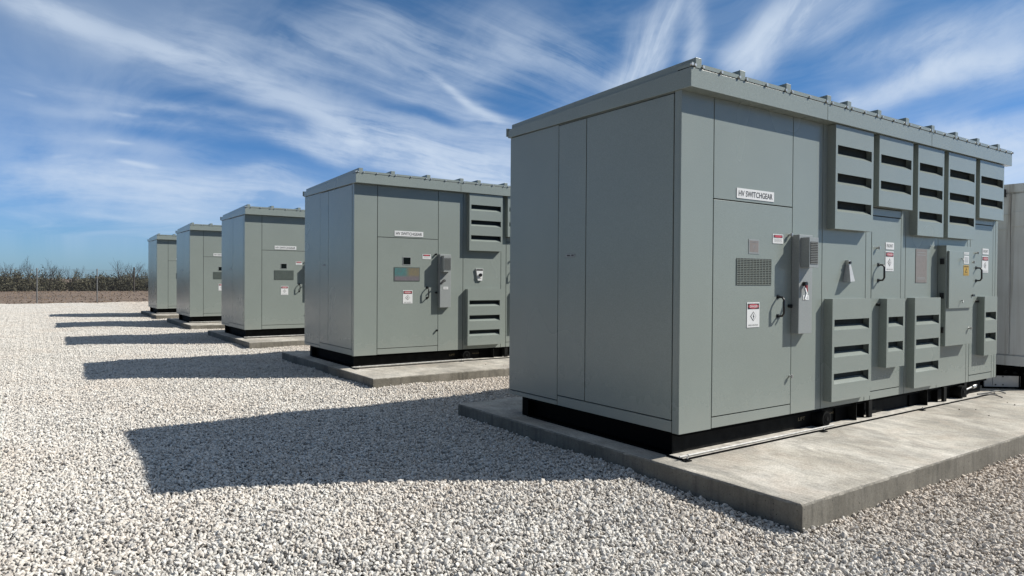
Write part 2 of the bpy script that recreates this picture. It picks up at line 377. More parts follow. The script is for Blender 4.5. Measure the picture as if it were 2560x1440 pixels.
def make_cabinet(i, label, variant):
    o0 = (-0.0085*i, 7.0374*i, 0)
    root = thing('switchgear_cabinet', label, 'electrical cabinet', (o0[0], o0[1], ZB), 'green grey switchgear cabinets standing in a row')
    # --- body: dark core behind the panels, panels in front, front face is y=0, end face is x=0
    b = MB()
    b.box(0.018, L-0.018, 0.018, W-0.018, Zb+0.004, Zt-0.002, 'gap')
    xs = [(0.0, .42, Zb, Zt), (.42, 1.60, 2.366, Zt), (.42, 1.60, Zb, .452), (1.60, 2.122, Zb, Zt), (2.122, 2.968, Zb, Zt), (2.968, 3.088, Zb, Zt),
          (3.088, 3.74, 2.378, 2.465), (3.088, 3.74, 2.465, Zt), (3.088, 3.74, Zb, .443), (3.74, 3.848, Zb, Zt), (3.848, 4.66, Zb, Zt), (4.66, 5.478, Zb, Zt),
          (5.478, 5.562, Zb, Zt), (5.562, 6.272, 2.42, Zt), (5.562, 6.272, Zb, .437), (6.272, 6.352, Zb, Zt), (6.352, L, Zb, Zt)]
    for k, (x0, x1, z0, z1) in enumerate(xs):
        if k == 0: b.box(0.0, x1-G, 0.0, 0.02, z0, z1)
        else: panel(b, x0, x1, z0, z1)
    def ep(y0, y1, z0, z1): b.box(0.0, 0.02, y0+G, y1-G, z0+G, z1-G)
    b.box(0.0, 0.02, 0.0205, 0.079-G, Zb, Zt)
    ep(.079, 1.628, Zb, .456); ep(.079, 1.628, 3.236, Zt)
    ep(1.628, W, Zb, .402); ep(1.628, W, .402, Zt)
    for y0, y1 in ((0.0, .84), (.84, 1.66), (1.66, W)): b.box(L-0.02, L, y0+G, y1-G, Zb+G, Zt-G)
    for k in range(6): b.box(k*L/6+G, (k+1)*L/6-G, W-0.02, W+0.001, Zb+G, Zt-G)
    wall = b.build('body', root, 0.0015, OFF)
    # --- end doors
    e1 = MB().box(-0.002, 0.016, .079+G, 1.197-G, .456+G, 3.236-G).build('end_panel', root, 0.002, OFF)
    e2 = MB().box(-0.002, 0.016, 1.197+G, 1.628-G, .456+G, 3.236-G).build('end_panel', root, 0.002, OFF)
    tg = MB(); tg.box(-0.005, -0.002, 1.357, 1.500, 1.878, 1.912, 'greyink'); tg.box(-0.0062, -0.005, 1.363, 1.494, 1.882, 1.908, 'paint_box')
    tg.box(-0.0072, -0.0062, 1.375, 1.41, 1.888, 1.902, 'ink'); tg.box(-0.0072, -0.0062, 1.43, 1.48, 1.888, 1.902, 'ink')
    tg.build('name_tag', e2, 0, OFF).parent = e2
    # --- doors
    def door(x0, x1, z0, z1, lab=None):
        mb = MB().box(x0+G, x1-G, -0.001, 0.018, z0+G, z1-G); o = mb.build('door', root, 0.002, OFF)
        if lab: o['label'] = lab
        return o
    K = lambda o: OFF
    d1 = door(.42, 1.60, .452, 2.366, 'single door under the name sign')
    d2 = door(3.088, 3.74, .443, 2.378, 'narrow middle door'); d3 = door(5.562, 6.272, .437, 2.42, 'narrow door at the far end')
    for d, x, z0, z1 in ((d1, 1.375, 1.315, 1.50), (d2, 3.236, 1.665, 1.84), (d3, 5.745, 1.675, 1.845)): pull_handle(d, x, z0, z1, OFF)
    for d, x, z, dk in ((d1, 1.552, 1.409, True), (d2, 3.198, 2.025, False), (d2, 3.207, 1.40, True), (d3, 5.73, 2.04, False), (d3, 5.748, 1.405, True)):
        knob(d, x, z, -0.001, dk, OFF)
    knob(d1, 1.545, 2.097, -.001, variant != 'A', OFF, 'hinge_knob'); knob(d1, 1.572, .728, -.001, variant != 'A', OFF, 'hinge_knob')
    def at(o, par):   # signs are authored with z from the ground
        o.location = (0, 0, -ZB); return o
    at(danger_sign(d1, .901, 1.087, 1.222, 1.453, -0.005), d1)
    at(danger_sign(d2, 3.384, 3.568, 1.772, 1.995, -0.005), d2); at(danger_sign(d3, 5.92, 6.115, 1.785, 2.006, -0.005), d3)
    ns = MB().box(.737, 1.293, -0.005, 0.0, 2.396, 2.487, 'white'); ns.text('HV SWITCHGEAR', .763, -.0062, 2.415, .506, .052, 'ink', .010)
    ns = ns.build('name_sign', wall, 0.0015, OFF)
    for d, x0, x1, z0, z1 in ((d2, 3.388, 3.572, 2.016, 2.095), (d3, 5.93, 6.122, 2.029, 2.105)):
        q = MB().box(x0, x1, -0.005, -0.001, z0, z1, 'white'); q.text('FRONT', x0+.022, -.0062, z0+.022, x1-x0-.044, .038, 'greyink', .01); q.build('door_sign', d, 0, OFF)
    q = MB().box(1.281, 1.446, -0.005, -0.001, 2.007, 2.095, 'white'); q.box(1.293, 1.434, -.0065, -.005, 2.062, 2.088, 'ink')
    q.prism_y([(1.3635+.064*math.cos(a), 2.075+.0115*math.sin(a)) for a in [2*PI*i2/16 for i2 in range(16)]], -.008, -.0065, 'red')
    for z in (2.046, 2.034, 2.022): q.text('ARC FLASH AND SHOCK' if z > 2.04 else 'APPROPRIATE PPE', 1.303, -.0065, z, .12, .007, 'greyink')
    q.build('warning_sticker', d1, 0, OFF)
    if variant == 'A':
        v = MB()
        v.box(.745, 1.262, -0.003, -0.001, 1.610, 1.855, 'gap')
        for k in range(15):
            z = 1.614+k*.0162
            v.prism_x([(-.003, z), (-.006, z-.001), (-.009, z+.0075), (-.003, z+.0085)], .748, 1.259, 'paint')
        for k in range(12): x = .745+k*.0468; v.box(x, x+.004, -.0078, -.003, 1.612, 1.853, 'paint')
        v.build('door_vent', d1, 0, OFF)
        q = MB().box(.917, 1.075, -.0045, -.001, 1.900, 2.034, 'paint_box'); q.box(.932, 1.060, -.0055, -.0045, 1.915, 2.020, 'brown')
        q.text('WARNING', .942, -.0062, 2.000, .108, .012, 'greyink'); q.text('W', .975, -.0062, 1.94, .045, .045, 'greyink'); q.build('round_plate', d1, 0, OFF).name = 'faded_sticker'
    else:
        g = MB().box(.897, 1.055, -.006, -.001, 1.898, 2.037, 'paint_box'); g.box(.907, 1.045, -.0075, -.006, 1.908, 2.027, 'glass'); g.build('viewing_window', d1, 0, OFF)
        g = MB().box(.729, 1.228, -.006, -.001, 1.612, 1.856, 'plate'); g.box(.741, 1.216, -.0072, -.006, 1.624, 1.844, 'mimic' if variant == 'B' else 'plate')
        g = g.build('schematic_plate', d1, 0, OFF)
        if variant == 'B': g['label'] = 'schematic plate with teal and brown tint'
    # --- roof
    r = MB()
    poly = [(-.115, 3.246), (W+.022, 3.252), (W+.022, 3.345), (-.115, 3.405)]
    for x0, x1 in ((-.02, 1.999), (2.005, 4.199), (4.205, 6.54)): r.prism_x(poly, x0, x1)
    r.box(-.012, 6.53, -.108, W+.01, 3.268, 3.34, 'gap')
    r.box(-.03, 6.55, W+.022, W+.046, 3.27, 3.36)
    roof = r.build('roof', root, 0.002, OFF)
    s = -0.06/2.637
    ribs = [.068, .65, 1.335, 2.018, 2.39, 2.995, 3.605, 4.222, 4.837, 5.455, 6.09]
    for x in ribs:
        mb = MB(); zf = 3.405
        mb.prism_x([(-.119, zf+.001), (W+.02, zf+s*2.635+.001), (W+.02, zf+s*2.635+.062), (-.119, zf+.086)], x-.036, x+.036)
        o = mb.build('roof_rib', roof, 0.002, OFF)
    cl = MB(); edges = [-.02] + sorted([q for x in ribs for q in (x-.05, x+.05)]) + [6.54]
    for k in range(0, len(edges), 2):
        x0, x1 = edges[k], edges[k+1]
        if x1-x0 < .03: continue
        cl.prism_x([(-.118, 3.412), (.04, 3.4116), (.04, 3.436), (-.118, 3.446)], x0+.004, x1-.004)
        for q in ([(x0+x1)/2] if x1-x0 > .3 else [])+[x0, x1]:
            MB().cyl((q, -.110, 3.424), (q, -.132, 3.424), .012, n=8, m='zinc').build('roof_bolt', roof, 0, OFF)
    cl.box(-.015, 6.535, -.1155, .03, 3.4055, 3.4115, 'gap'); cl.build('roof_edge_clip', roof, 0, OFF)
    # --- louvers
    U = [3.035, 2.75, 2.47]; D = [1.262, .985, .711]
    louver(root, 2.205, 2.942, 2.186, 3.240, U); louver(root, 3.064, 3.815, 2.472, 3.240, U[:2])
    louver(root, 3.940, 4.592, 2.193, 3.240, U); louver(root, 4.712, 5.480, 2.198, 3.240, U); louver(root, 5.605, 6.365, 2.490, 3.240, U[:2])
    louver(root, 2.178, 2.928, .428, 1.473, D); louver(root, 3.265, 3.670, .702, 1.465, D[:2])
    louver(root, 3.905, 4.546, .420, 1.468, D); louver(root, 5.800, 6.202, .692, 1.467, D[:2])
    # --- disconnect box with ventilated hood
    dx0 = 1.596
    o = MB().box(dx0, 1.822, -.08, 0.0, 1.142, 2.10, 'paint_box').build('disconnect_box', root, 0.003, OFF)
    h = MB()
    h.box(1.622, 1.775, -.17, -.0805, 1.783, 2.071, 'paint_box')
    h.box(1.636, 1.763, -.1715, -.17, 1.815, 2.030, 'gap')
    for k in range(13):
        z = 1.8165+k*.0165; h.prism_x([(-.1715, z), (-.174, z-.001), (-.178, z+.0075), (-.1715, z+.009)], 1.637, 1.762, 'paint_box')
    h.build('vent_hood', o, 0.001, OFF)
    sw = MB()
    sw.cyl((1.672, -.08, 1.625), (1.672, -.115, 1.625), .022, n=12, m='plastic')
    if variant == 'A':
        sw.box(1.658, 1.686, -.118, -.104, 1.548, 1.612, 'lever_red')
        P = [(1.655, -.105, 1.585), (1.645, -.13, 1.53), (1.60, -.14, 1.475)]
        sw.tube(P, .011, 6, 'white')
    else:
        sw.tube([(1.672, -.105, 1.625), (1.62, -.12, 1.60), (1.585, -.125, 1.57)], .013, 6, 'plastic')
    sw.build('switch_lever', o, 0, OFF)
    q = MB().box(1.663, 1.762, -.0835, -.08, 1.468, 1.515, 'white'); q.text('HVAC' , 1.68, -.0847, 1.482, .065, .02, 'greyink', .01); q.build('box_label', o, 0, OFF)
    # --- wall device on the panel beside the first louvers
    if variant == 'A':
        mb = MB(); mb.box(2.563, 2.600, -.035, 0.0, 1.825, 1.875, 'zinc'); mb.cyl((2.582, -.035, 1.85), (2.582, -.05, 1.85), .015, n=10, m='plastic')
        mb.add([(2.565, -.002, 1.825), (2.600, -.002, 1.825), (2.515, -.002, 1.648), (2.690, -.002, 1.650), (2.565, -.04, 1.825), (2.600, -.04, 1.825), (2.515, -.085, 1.648), (2.600, -.085, 1.655)],
               [(4, 6, 7, 5), (5, 7, 3, 1), (0, 2, 6, 4), (2, 3, 7, 6), (0, 4, 5, 1)], 'pouch')
        mb.build('tag_pouch', root, 0, OFF)['label'] = 'clear plastic pouch hanging from a latch'
    else:
        mb = MB(); mb.prism_y([(2.435, 1.63), (2.525, 1.63), (2.548, 1.852), (2.392, 1.852)], -.03, 0.0, 'white')
        mb.box(2.400, 2.541, -.0315, -.03, 1.815, 1.846, 'ink'); mb.cyl((2.482, -.03, 1.735), (2.482, -.055, 1.735), .032, n=12, m='plastic')
        mb.text('OFF', 2.455, -.0315, 1.66, .05, .02, 'ink'); mb.build('rotary_switch', root, 0, OFF)
    # --- control box
    cb = MB().box(4.660, 5.415, -.095, 0.0, .870, 2.102, 'paint').build('control_box', root, 0.003, OFF)
    cdr = MB().box(4.690, 5.335, -.118, -.0955, 1.332, 2.036, 'paint').build('control_box_door', cb, 0.003, OFF)
    for z in (1.905, 1.485, 1.068): MB().box(4.645, 4.6595, -.075, -.03, z-.035, z+.035, 'plastic').build('hinge', cb, 0.002, OFF)
    q = MB().box(5.085, 5.225, -.1205, -.118, 2.000, 2.030, 'white'); q.text('CONTROL', 5.098, -.1217, 2.009, .115, .013, 'greyink')
    q.box(5.088, 5.225, -.1205, -.118, 1.885, 1.985, 'white'); q.box(5.110, 5.205, -.1217, -.1205, 1.900, 1.970, 'pouch'); q.build('box_label', cb, 0, OFF)
    q = MB().box(5.078, 5.225, -.1205, -.118, 1.738, 1.866, 'yellow'); q.text('WARNING', 5.088, -.1217, 1.842, .127, .015, 'ink', .02)
    q.prism_y([(5.118, 1.775), (5.185, 1.775), (5.1515, 1.832)], -.1217, -.1205, 'ink'); q.prism_y([(5.133, 1.782), (5.170, 1.782), (5.1515, 1.815)], -.1229, -.1217, 'yellow')
    q.text('ARC FLASH HAZARD', 5.093, -.1217, 1.750, .118, .010, 'ink'); q.build('warning_sticker', cb, 0, OFF)
    lt = MB(); lt.tube([(5.015, -.118, 1.945), (5.015, -.142, 1.945), (5.0, -.145, 1.915)], .007, 6, 'paint_box'); lt.build('latch', cb, 0, OFF); lt = MB(); lt.tube([(5.02, -.118, 1.425), (5.02, -.142, 1.425), (5.0, -.145, 1.40)], .007, 6, 'paint_box')
    lt.build('latch', cb, 0, OFF)
    knob(cb, 5.365, 1.91, -.095, False, OFF); knob(cb, 5.300, 1.072, -.095, False, OFF)
    lv = MB(); lv.cyl((5.365, -.095, 1.487), (5.365, -.12, 1.487), .014, n=8, m='plastic'); lv.box(5.325, 5.385, -.132, -.12, 1.475, 1.500, 'plastic'); lv.build('latch', cb, 0, OFF)
    q = MB().box(4.092, 4.365, -.005, 0.0, 1.645, 2.045, 'brown')
    for z in (2.00, 1.97, 1.70, 1.685): q.box(4.12, 4.33, -.0058, -.005, z, z+.006, 'paint_box')
    q.build('rating_plate', root, 0, OFF)
    # --- base frame
    f = MB()
    f.box(.045, 6.20, .03, .135, .322, Zb, 'black'); f.box(.045, 6.20, .105, .115, .156, .321, 'web'); f.box(.0, 6.20, -.050, .135, .141, .156, 'black')
    f.box(.005, 6.19, -.046, .104, .1562, .160, 'dusty')
    f.box(.125, .135, .136, 2.19, .156, .321, 'black'); f.box(.045, .20, .136, 2.19, .322, Zb-.001, 'black'); f.box(.03, .20, .136, 2.19, .141, .156, 'black')
    f.box(.045, 6.20, 2.191, 2.30, .141, Zb, 'black'); f.box(6.10, 6.20, .136, 2.19, .141, Zb-.001, 'black')
    f.box(.24, 6.05, .30, 2.15, .142, Zb-.002, 'black')  # black filler added to block light, keeps the hollow underside dark
    f.box(3.18, 3.42, .096, .1045, .1605, .215, 'web'); f.box(4.52, 4.60, .09, .1045, .1605, .25, 'web')
    f.text('LIFT', 1.90, .1035, .235, .12, .035, 'tan', .02); f.text('FULL UNIT', 2.40, .1035, .245, .16, .022, 'tan', .02)
    fr = f.build('base_frame', root, 0.0, OFF)
    pp = MB(); pp.cyl((-.02, -.030, .171), (2.32, -.030, .171), .009, n=8, m='rod'); pp.cyl((.08, -.030, .171), (.11, -.030, .171), .013, n=8, m='rod'); pp.build('ground_rod', fr, 0, OFF)
    for x in (2.195, 5.36):
        rr = MB(); rr.cyl((x, .10, .248), (x, -.03, .248), .076, n=20, m='web'); rr.cyl((x, -.03, .248), (x, -.034, .248), .058, n=20, m='black'); rr.cyl((x, -.034, .248), (x, -.040, .248), .022, n=12, m='web')
        rr.box(x-.05, x+.05, .0, .10, .1605, .20, 'black'); rr.build('jack_roller', fr, 0, OFF)
    for x in (2.812, 4.430):
        st = MB().box(x-.005, x+.005, -.004, .104, .1415, .345, 'web'); st.box(x-.26, x-.0051, .085, .1045, .1605, .3215, 'black'); st.build('stiffener', fr, 0, OFF)
    for x in (3.105, 4.905, 5.48): MB().box(x-.035, x+.035, -.002, .030, .1415, .345, 'web').build('stiffener', fr, 0, OFF)
    for x in (3.03, 4.78): MB().box(x-.006, x+.006, .031, .104, .1605, .3215, 'black').build('stiffener', fr, 0, OFF)
    for x in (.02, 2.06, 4.14, 6.17):
        ab = MB(); ab.box(x-.035, x+.035, -.10, -.0505, .1412, .150, 'web'); ab.cyl((x, -.078, .150), (x, -.078, .180), .007, n=8, m='rod'); ab.cyl((x, -.078, .150), (x, -.078, .161), .015, n=6, m='web')
        ab.build('anchor_bolt', fr, 0, OFF)
    cn = MB(); cn.cyl((5.56, .05, .235), (5.80, .05, .262), .012, n=10, m='zinc'); cn.cyl((5.80, .05, .262), (5.88, .05, .27), .028, n=12, m='zinc'); cn.cyl((5.88, .05, .27), (5.93, .05, .275), .018, n=12, m='plastic')
    cn.build('grounding_connector', fr, 0, OFF)
    return root

labs = ['nearest and largest green grey cabinet with vent grille on its first door, front right',
        'second cabinet from the front, with dark window and teal tinted plate on its door',
        'third cabinet in the row, dark window and plain dark grey plate beside its danger sign',
        'fourth cabinet in the row, its name sign half hidden behind the third cabinet',
        'farthest and smallest cabinet of the row, nearest to the fence and brush']
for i in range(5): make_cabinet(i, labs[i], 'ABCCC'[i])

# ------------------------------------------------------------------ slabs
def slab(i, label):
    x0, x1, y0, y1 = -.2-.0085*i, 13.6 if i == 0 else 7.4, -1.262+7.0374*i, 3.285+7.0374*i
    st_ = .035 if i < 2 else .15
    rng = np.random.default_rng(50+i); per = []
    nx = int((x1-x0)/st_); ny = int((y1-y0)/st_)
    for k in range(nx): per.append((x0+(x1-x0)*k/nx, y0, 0, -1))
    for k in range(ny): per.append((x1, y0+(y1-y0)*k/ny, 1, 0))
    for k in range(nx): per.append((x1-(x1-x0)*k/nx, y1, 0, 1))
    for k in range(ny): per.append((x0, y1-(y1-y0)*k/ny, -1, 0))
    n = len(per); ph = rng.normal(0, 1, n); ph2 = np.convolve(np.r_[ph, ph[:8]], np.ones(8)/8, 'valid')[:n]
    v = []
    for lev in range(4):
        for k, (x, y, ax, ay) in enumerate(per):
            j = ph[k]*.0025+ph2[k]*.007
            if lev == 0: v.append((x, y, -.10))
            elif lev == 1: v.append((x+ax*ph2[k]*.002, y+ay*ph2[k]*.002, ZB-.016-abs(j)*.6))
            elif lev == 2: v.append((x-ax*(.004+abs(j)), y-ay*(.004+abs(j)), ZB-.003))
            else: v.append((x-ax*(.016+abs(j)*1.5), y-ay*(.016+abs(j)*1.5), ZB))
    f = [(l*n+k, l*n+(k+1) % n, (l+1)*n+(k+1) % n, (l+1)*n+k) for l in range(3) for k in range(n)]
    f.append(tuple(range(3*n, 4*n)))
    mb = MB(); mb.add(v, f, 'concrete'); o = mb.build('concrete_slab')
    tag(o, label, 'concrete slab', 'concrete slabs under the cabinets')
slab(0, 'large foreground concrete slab with stained top, under the nearest cabinet')
slab(1, 'concrete slab under the second cabinet from the front')
slab(2, 'concrete slab under the third cabinet in the row')
slab(3, 'concrete slab under the fourth cabinet in the row')
slab(4, 'farthest concrete slab, under the smallest cabinet')

# cables lying at the far corner of the nearest frame
def arc(p, n=10):
    out = []
    for i in range(len(p)-1):
        for k in range(n): out.append(Vector(p[i]).lerp(Vector(p[i+1]), k/n))
    out.append(Vector(p[-1])); 
    for _ in range(6): out = [out[0]] + [(out[j-1]+out[j]+out[j+1])/3 for j in range(1, len(out)-1)] + [out[-1]]
    return out
cb = MB(); cb.tube(arc([(5.35, -.03, .152), (5.60, -.05, .155), (5.80, -.10, .185), (5.92, -.17, .18), (5.98, -.24, .149)]), .009, 6, 'cable')
cb.tube(arc([(5.85, .0, .17), (6.10, -.04, .175), (6.32, -.06, .185), (6.42, -.12, .149)]), .009, 6, 'cable')
tag(cb.build('loose_cable'), 'black cable ends curling on the slab at the far end of the nearest cabinet', 'cable')

# ------------------------------------------------------------------ white container behind
ct = thing('white_container', 'tall pale container with dirt streaks behind the nearest cabinet at the right edge', 'container', (7.0, 1.1, ZB))
CO = (7.0, 1.1, ZB)
cx0, cx1, cy0, cy1, cz0, cz1 = 7.0, 13.0, -.22, 2.42, .47, 3.06
w = MB(); w.box(cx0+.03, cx1-.03, cy0+.03, cy1-.03, cz0+.02, cz1-.02, 'container')
for k in range(30): w.box(cx0+.1+k*.19, cx0+.2+k*.19, cy0+.012, cy0+.0301, cz0+.16, cz1-.14, 'container')
w.box(cx0, cx1, cy0, cy0+.06, cz0, cz0+.14, 'container').box(cx0, cx1, cy1-.06, cy1, cz0, cz0+.14, 'container').box(cx0, cx0+.06, cy0+.0605, cy1-.0605, cz0+.001, cz0+.14, 'container')
w.box(cx0, cx1, cy0, cy0+.06, cz1-.12, cz1, 'container').box(cx0, cx1, cy1-.06, cy1, cz1-.12, cz1, 'container').box(cx0, cx0+.06, cy0+.0605, cy1-.0605, cz1-.121, cz1-.001, 'container')
w.build('container_wall', ct, 0, CO)
d = MB(); d.box(cx0+.008, cx0+.0295, cy0+.08, .046, cz0+.16, cz1-.14, 'container'); d.box(cx0+.008, cx0+.0295, .056, 1.10, cz0+.16, cz1-.14, 'container'); d.box(cx0+.008, cx0+.0295, 1.11, cy1-.08, cz0+.16, cz1-.14, 'container')
d.build('end_door', ct, 0.004, CO)
d = MB(); d.box(cx0-.004, cx0+.0075, cy0+.09, .04, 2.45, 2.66, 'container').box(cx0-.004, cx0+.0075, .064, .40, 2.42, 2.43, 'container').box(cx0-.004, cx0+.0075, .064, .40, 2.63, 2.64, 'container')
d.build('door_frame_rail', ct, 0.003, CO)
MB().box(cx0-.05, cx0+.0075, .11, .20, 2.88, 2.99, 'plastic').build('junction_box', ct, 0.004, CO)
g = MB(); g.box(cx0+.25, cx1-.2, cy0+.35, cy1-.3, ZB+.002, cz0, 'black'); g.box(cx0+.05, cx1, cy0+.02, cy0+.14, ZB+.002, cz0-.001, 'black').box(cx0+.05, cx0+.16, cy0+.15, cy1, ZB+.002, cz0-.001, 'black')
for k in range(7): g.cyl((cx0-.02, -.15+k*.12, .37), (cx0+.05, -.15+k*.12, .37), .02, n=8, m='web')
g.build('undercarriage', ct, 0, CO)
# pale skirt plate, slightly turned
A = Vector((6.69, .235, 0)); B = Vector((7.42, -.36, 0)); dv = (B-A).normalized(); nv = Vector((dv.y, -dv.x, 0)) * -1
nv = Vector((-abs(dv.y), -abs(dv.x), 0)).normalized()
def obox(mb, p, q, th, z0, z1, m):
    a = p+nv*0; v = [p, q, q-nv*th, p-nv*th]
    vs = [(s.x, s.y, z0) for s in v]+[(s.x, s.y, z1) for s in v]
    mb.add(vs, [(0,3,2,1),(4,5,6,7),(0,1,5,4),(1,2,6,5),(2,3,7,6),(3,0,4,7)], m)
sk = MB(); P1 = A+dv*.11
obox(sk, A, P1-dv*.004, .02, .185, .325, 'skirt'); obox(sk, P1+dv*.004, B, .02, .185, .325, 'skirt'); obox(sk, A-nv*.03, B-nv*.03, .03, .142, .184, 'black'); obox(sk, A-nv*.0, B-nv*.0, .012, .171, .184, 'skirt')
for q in (.15, .25, .55, .65):
    for z in (.20, .315):
        c0 = A+dv*q; sk.cyl((c0.x, c0.y, z), (c0.x+nv.x*.008, c0.y+nv.y*.008, z), .009, n=8, m='ink')
sk.build('base_skirt', ct, 0, CO)

# ------------------------------------------------------------------ ground
def gz(x, y):   # gentle unevenness of the gravel
    yy = np.clip((1.0-y)/2.6, 0, 1)
    return -.012-.040*yy*yy*(3-2*yy)+.008*np.sin(x*1.9+.8*np.sin(y*1.1)) + .007*np.sin(y*2.3+1.3*np.sin(x*.9)+1) + .006*np.sin(x*4.1+y*3.3)
g = MB(); g.add([(-900, -900, -.10), (900, -900, -.10), (900, 900, -.10), (-900, 900, -.10)], [(0, 1, 2, 3)], 'dirt')
structure(g.build('ground'))
def gedge(x): return 48.9+.17*(x-1)*(1 if x > -20 else 1)+.25*math.sin(x*.7)+.15*math.sin(x*2.3)
# gravel bed sheet
def grid(name, xs, ys, zf, m):
    X, Y = np.meshgrid(xs, ys, indexing='ij'); nx, ny = X.shape
    Z = zf(X, Y); v = np.stack([X, Y, Z], -1).reshape(-1, 3)
    I = np.arange(nx*ny).reshape(nx, ny)
    f = np.stack([I[:-1, :-1], I[1:, :-1], I[1:, 1:], I[:-1, 1:]], -1).reshape(-1, 4)
    me = bpy.data.meshes.new(name); me.vertices.add(len(v)); me.vertices.foreach_set('co', v.ravel())
    me.loops.add(f.size); me.polygons.add(len(f)); me.loops.foreach_set('vertex_index', f.ravel())
    me.polygons.foreach_set('loop_start', np.arange(0, f.size, 4)); me.polygons.foreach_set('loop_total', np.full(len(f), 4))
    me.update(); me.validate(); me.materials.append(MAT[m]); me.polygons.foreach_set('use_smooth', np.ones(len(f), bool))
    o = bpy.data.objects.new(name, me); COL.objects.link(o); return o
xs = np.arange(-45, 60, .6); ys_n = np.linspace(0, 1, 130)
X, Yn = np.meshgrid(xs, ys_n, indexing='ij')
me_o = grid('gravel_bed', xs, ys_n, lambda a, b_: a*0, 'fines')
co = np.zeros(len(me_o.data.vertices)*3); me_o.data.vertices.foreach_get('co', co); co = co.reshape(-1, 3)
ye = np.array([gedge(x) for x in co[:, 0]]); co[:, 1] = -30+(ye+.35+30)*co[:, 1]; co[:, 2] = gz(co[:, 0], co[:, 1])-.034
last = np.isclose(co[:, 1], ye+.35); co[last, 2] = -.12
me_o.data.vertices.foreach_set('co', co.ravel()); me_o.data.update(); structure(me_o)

# gravel stones: tiles of loose stones, placed by geometry nodes
TS = .5; NV = 8
def ico():
    p = (1+5**.5)/2
    v = np.array([(-1,p,0),(1,p,0),(-1,-p,0),(1,-p,0),(0,-1,p),(0,1,p),(0,-1,-p),(0,1,-p),(p,0,-1),(p,0,1),(-p,0,-1),(-p,0,1)], float)
    v /= np.linalg.norm(v[0])
    f = np.array([(0,11,5),(0,5,1),(0,1,7),(0,7,10),(0,10,11),(1,5,9),(5,11,4),(11,10,2),(10,7,6),(7,1,8),(3,9,4),(3,4,2),(3,2,6),(3,6,8),(3,8,9),(4,9,5),(2,4,11),(6,2,10),(8,6,7),(9,8,1)])
    return v, f
IV, IF = ico()
def rotm(n):
    q = RNG.normal(size=(n, 4)); q /= np.linalg.norm(q, axis=1)[:, None]; a, b_, c, d_ = q.T
    return np.stack([1-2*(c*c+d_*d_), 2*(b_*c-a*d_), 2*(b_*d_+a*c), 2*(b_*c+a*d_), 1-2*(b_*b_+d_*d_), 2*(c*d_-a*b_), 2*(b_*d_-a*c), 2*(c*d_+a*b_), 1-2*(b_*b_+c*c)], -1).reshape(n, 3, 3)
allv = []; allf = []; kind = []; tints = []; nvv = 0
for k in range(NV):
    sp = .0196; n1 = int(TS/sp); gx, gy = np.meshgrid((np.arange(n1)+.5)*TS/n1, (np.arange(n1)+.5)*TS/n1)
    cx = gx.ravel()+RNG.uniform(-.5, .5, n1*n1)*sp*1.1; cy = gy.ravel()+RNG.uniform(-.5, .5, n1*n1)*sp*1.1
    n2 = 150; cx = np.r_[cx, RNG.uniform(0, TS, n2)]; cy = np.r_[cy, RNG.uniform(0, TS, n2)]
    n = len(cx); sz = np.clip(RNG.lognormal(math.log(.0112), .30, n), .006, .024)
    z = RNG.uniform(-.012, .006, n); z[n1*n1:] = RNG.uniform(.004, .015, n2)
    sc3 = np.stack([np.ones(n)*RNG.uniform(1.05, 1.6, n), RNG.uniform(.75, 1.05, n), RNG.uniform(.50, .85, n)], -1)
    V = IV[None]*RNG.uniform(.80, 1.18, (n, 12))[..., None]*sc3[:, None, :]*sz[:, None, None]
    V = np.einsum('nij,nkj->nki', rotm(n), V)
    V[..., 0] += cx[:, None]-TS/2; V[..., 1] += cy[:, None]-TS/2; V[..., 2] += z[:, None]
    F = IF[None]+(np.arange(n)*12)[:, None, None]+nvv
    allv.append(V.reshape(-1, 3)); allf.append(F.reshape(-1, 3)); kind.append(np.full(n*12, k+1)); tints.append(np.repeat(RNG.uniform(0, 1, n), 12)); nvv += n*12
k = NV; n = 3
cx = np.array([-.15, .12, .02]); cy = np.array([.1, -.16, .2]); sz = np.array([.010, .008, .007])
V = IV[None]*RNG.uniform(.8, 1.2, (n, 12))[..., None]*sz[:, None, None]; V[..., 0] += cx[:, None]; V[..., 1] += cy[:, None]; V[..., 2] += .006
allv.append(V.reshape(-1, 3)); allf.append((IF[None]+(np.arange(n)*12)[:, None, None]+nvv).reshape(-1, 3)); kind.append(np.full(n*12, k+1)); tints.append(np.repeat([.05, .3, .1], 12)); nvv += n*12
# placement points
pts = []
for x in np.arange(-20, 26, TS):
    ymax = gedge(x+.25)
    for y in np.arange(-10, ymax-.2, TS):
        X_, Y_ = x+.25, y+.25
        inside = False
        for i in range(5):
            if -.2+.3 < X_ < (13.6 if i == 0 else 7.4)-.3 and -1.262+7.0374*i+.3 < Y_ < 3.285+7.0374*i-.3: inside = True
        if inside: continue
        # leave out what lies far outside the view
        if X_ > 9 and Y_ > 12: continue
        pts.append((X_, Y_))
pts = np.array(pts); npnt = len(pts)
eps = .05; dzx = (gz(pts[:, 0]+eps, pts[:, 1])-gz(pts[:, 0]-eps, pts[:, 1]))/(2*eps); dzy = (gz(pts[:, 0], pts[:, 1]+eps)-gz(pts[:, 0], pts[:, 1]-eps))/(2*eps)
rot = np.stack([np.arctan(dzy), -np.arctan(dzx), np.zeros(npnt)], -1)
P3 = np.column_stack([pts, gz(pts[:, 0], pts[:, 1])])
stray = np.array([(RNG.uniform(.2, 6.5), RNG.uniform(-1.0, -.35)+7.0374*(k % 2), ZB) for k in range(6)])
P3 = np.concatenate([P3, stray]); rot = np.concatenate([rot, np.column_stack([np.zeros(6), np.zeros(6), RNG.uniform(0, 6, 6)])])
pickv = np.concatenate([RNG.integers(0, NV, npnt), np.full(6, NV)]); npnt += 6
V = np.concatenate(allv+[P3]); F = np.concatenate(allf)
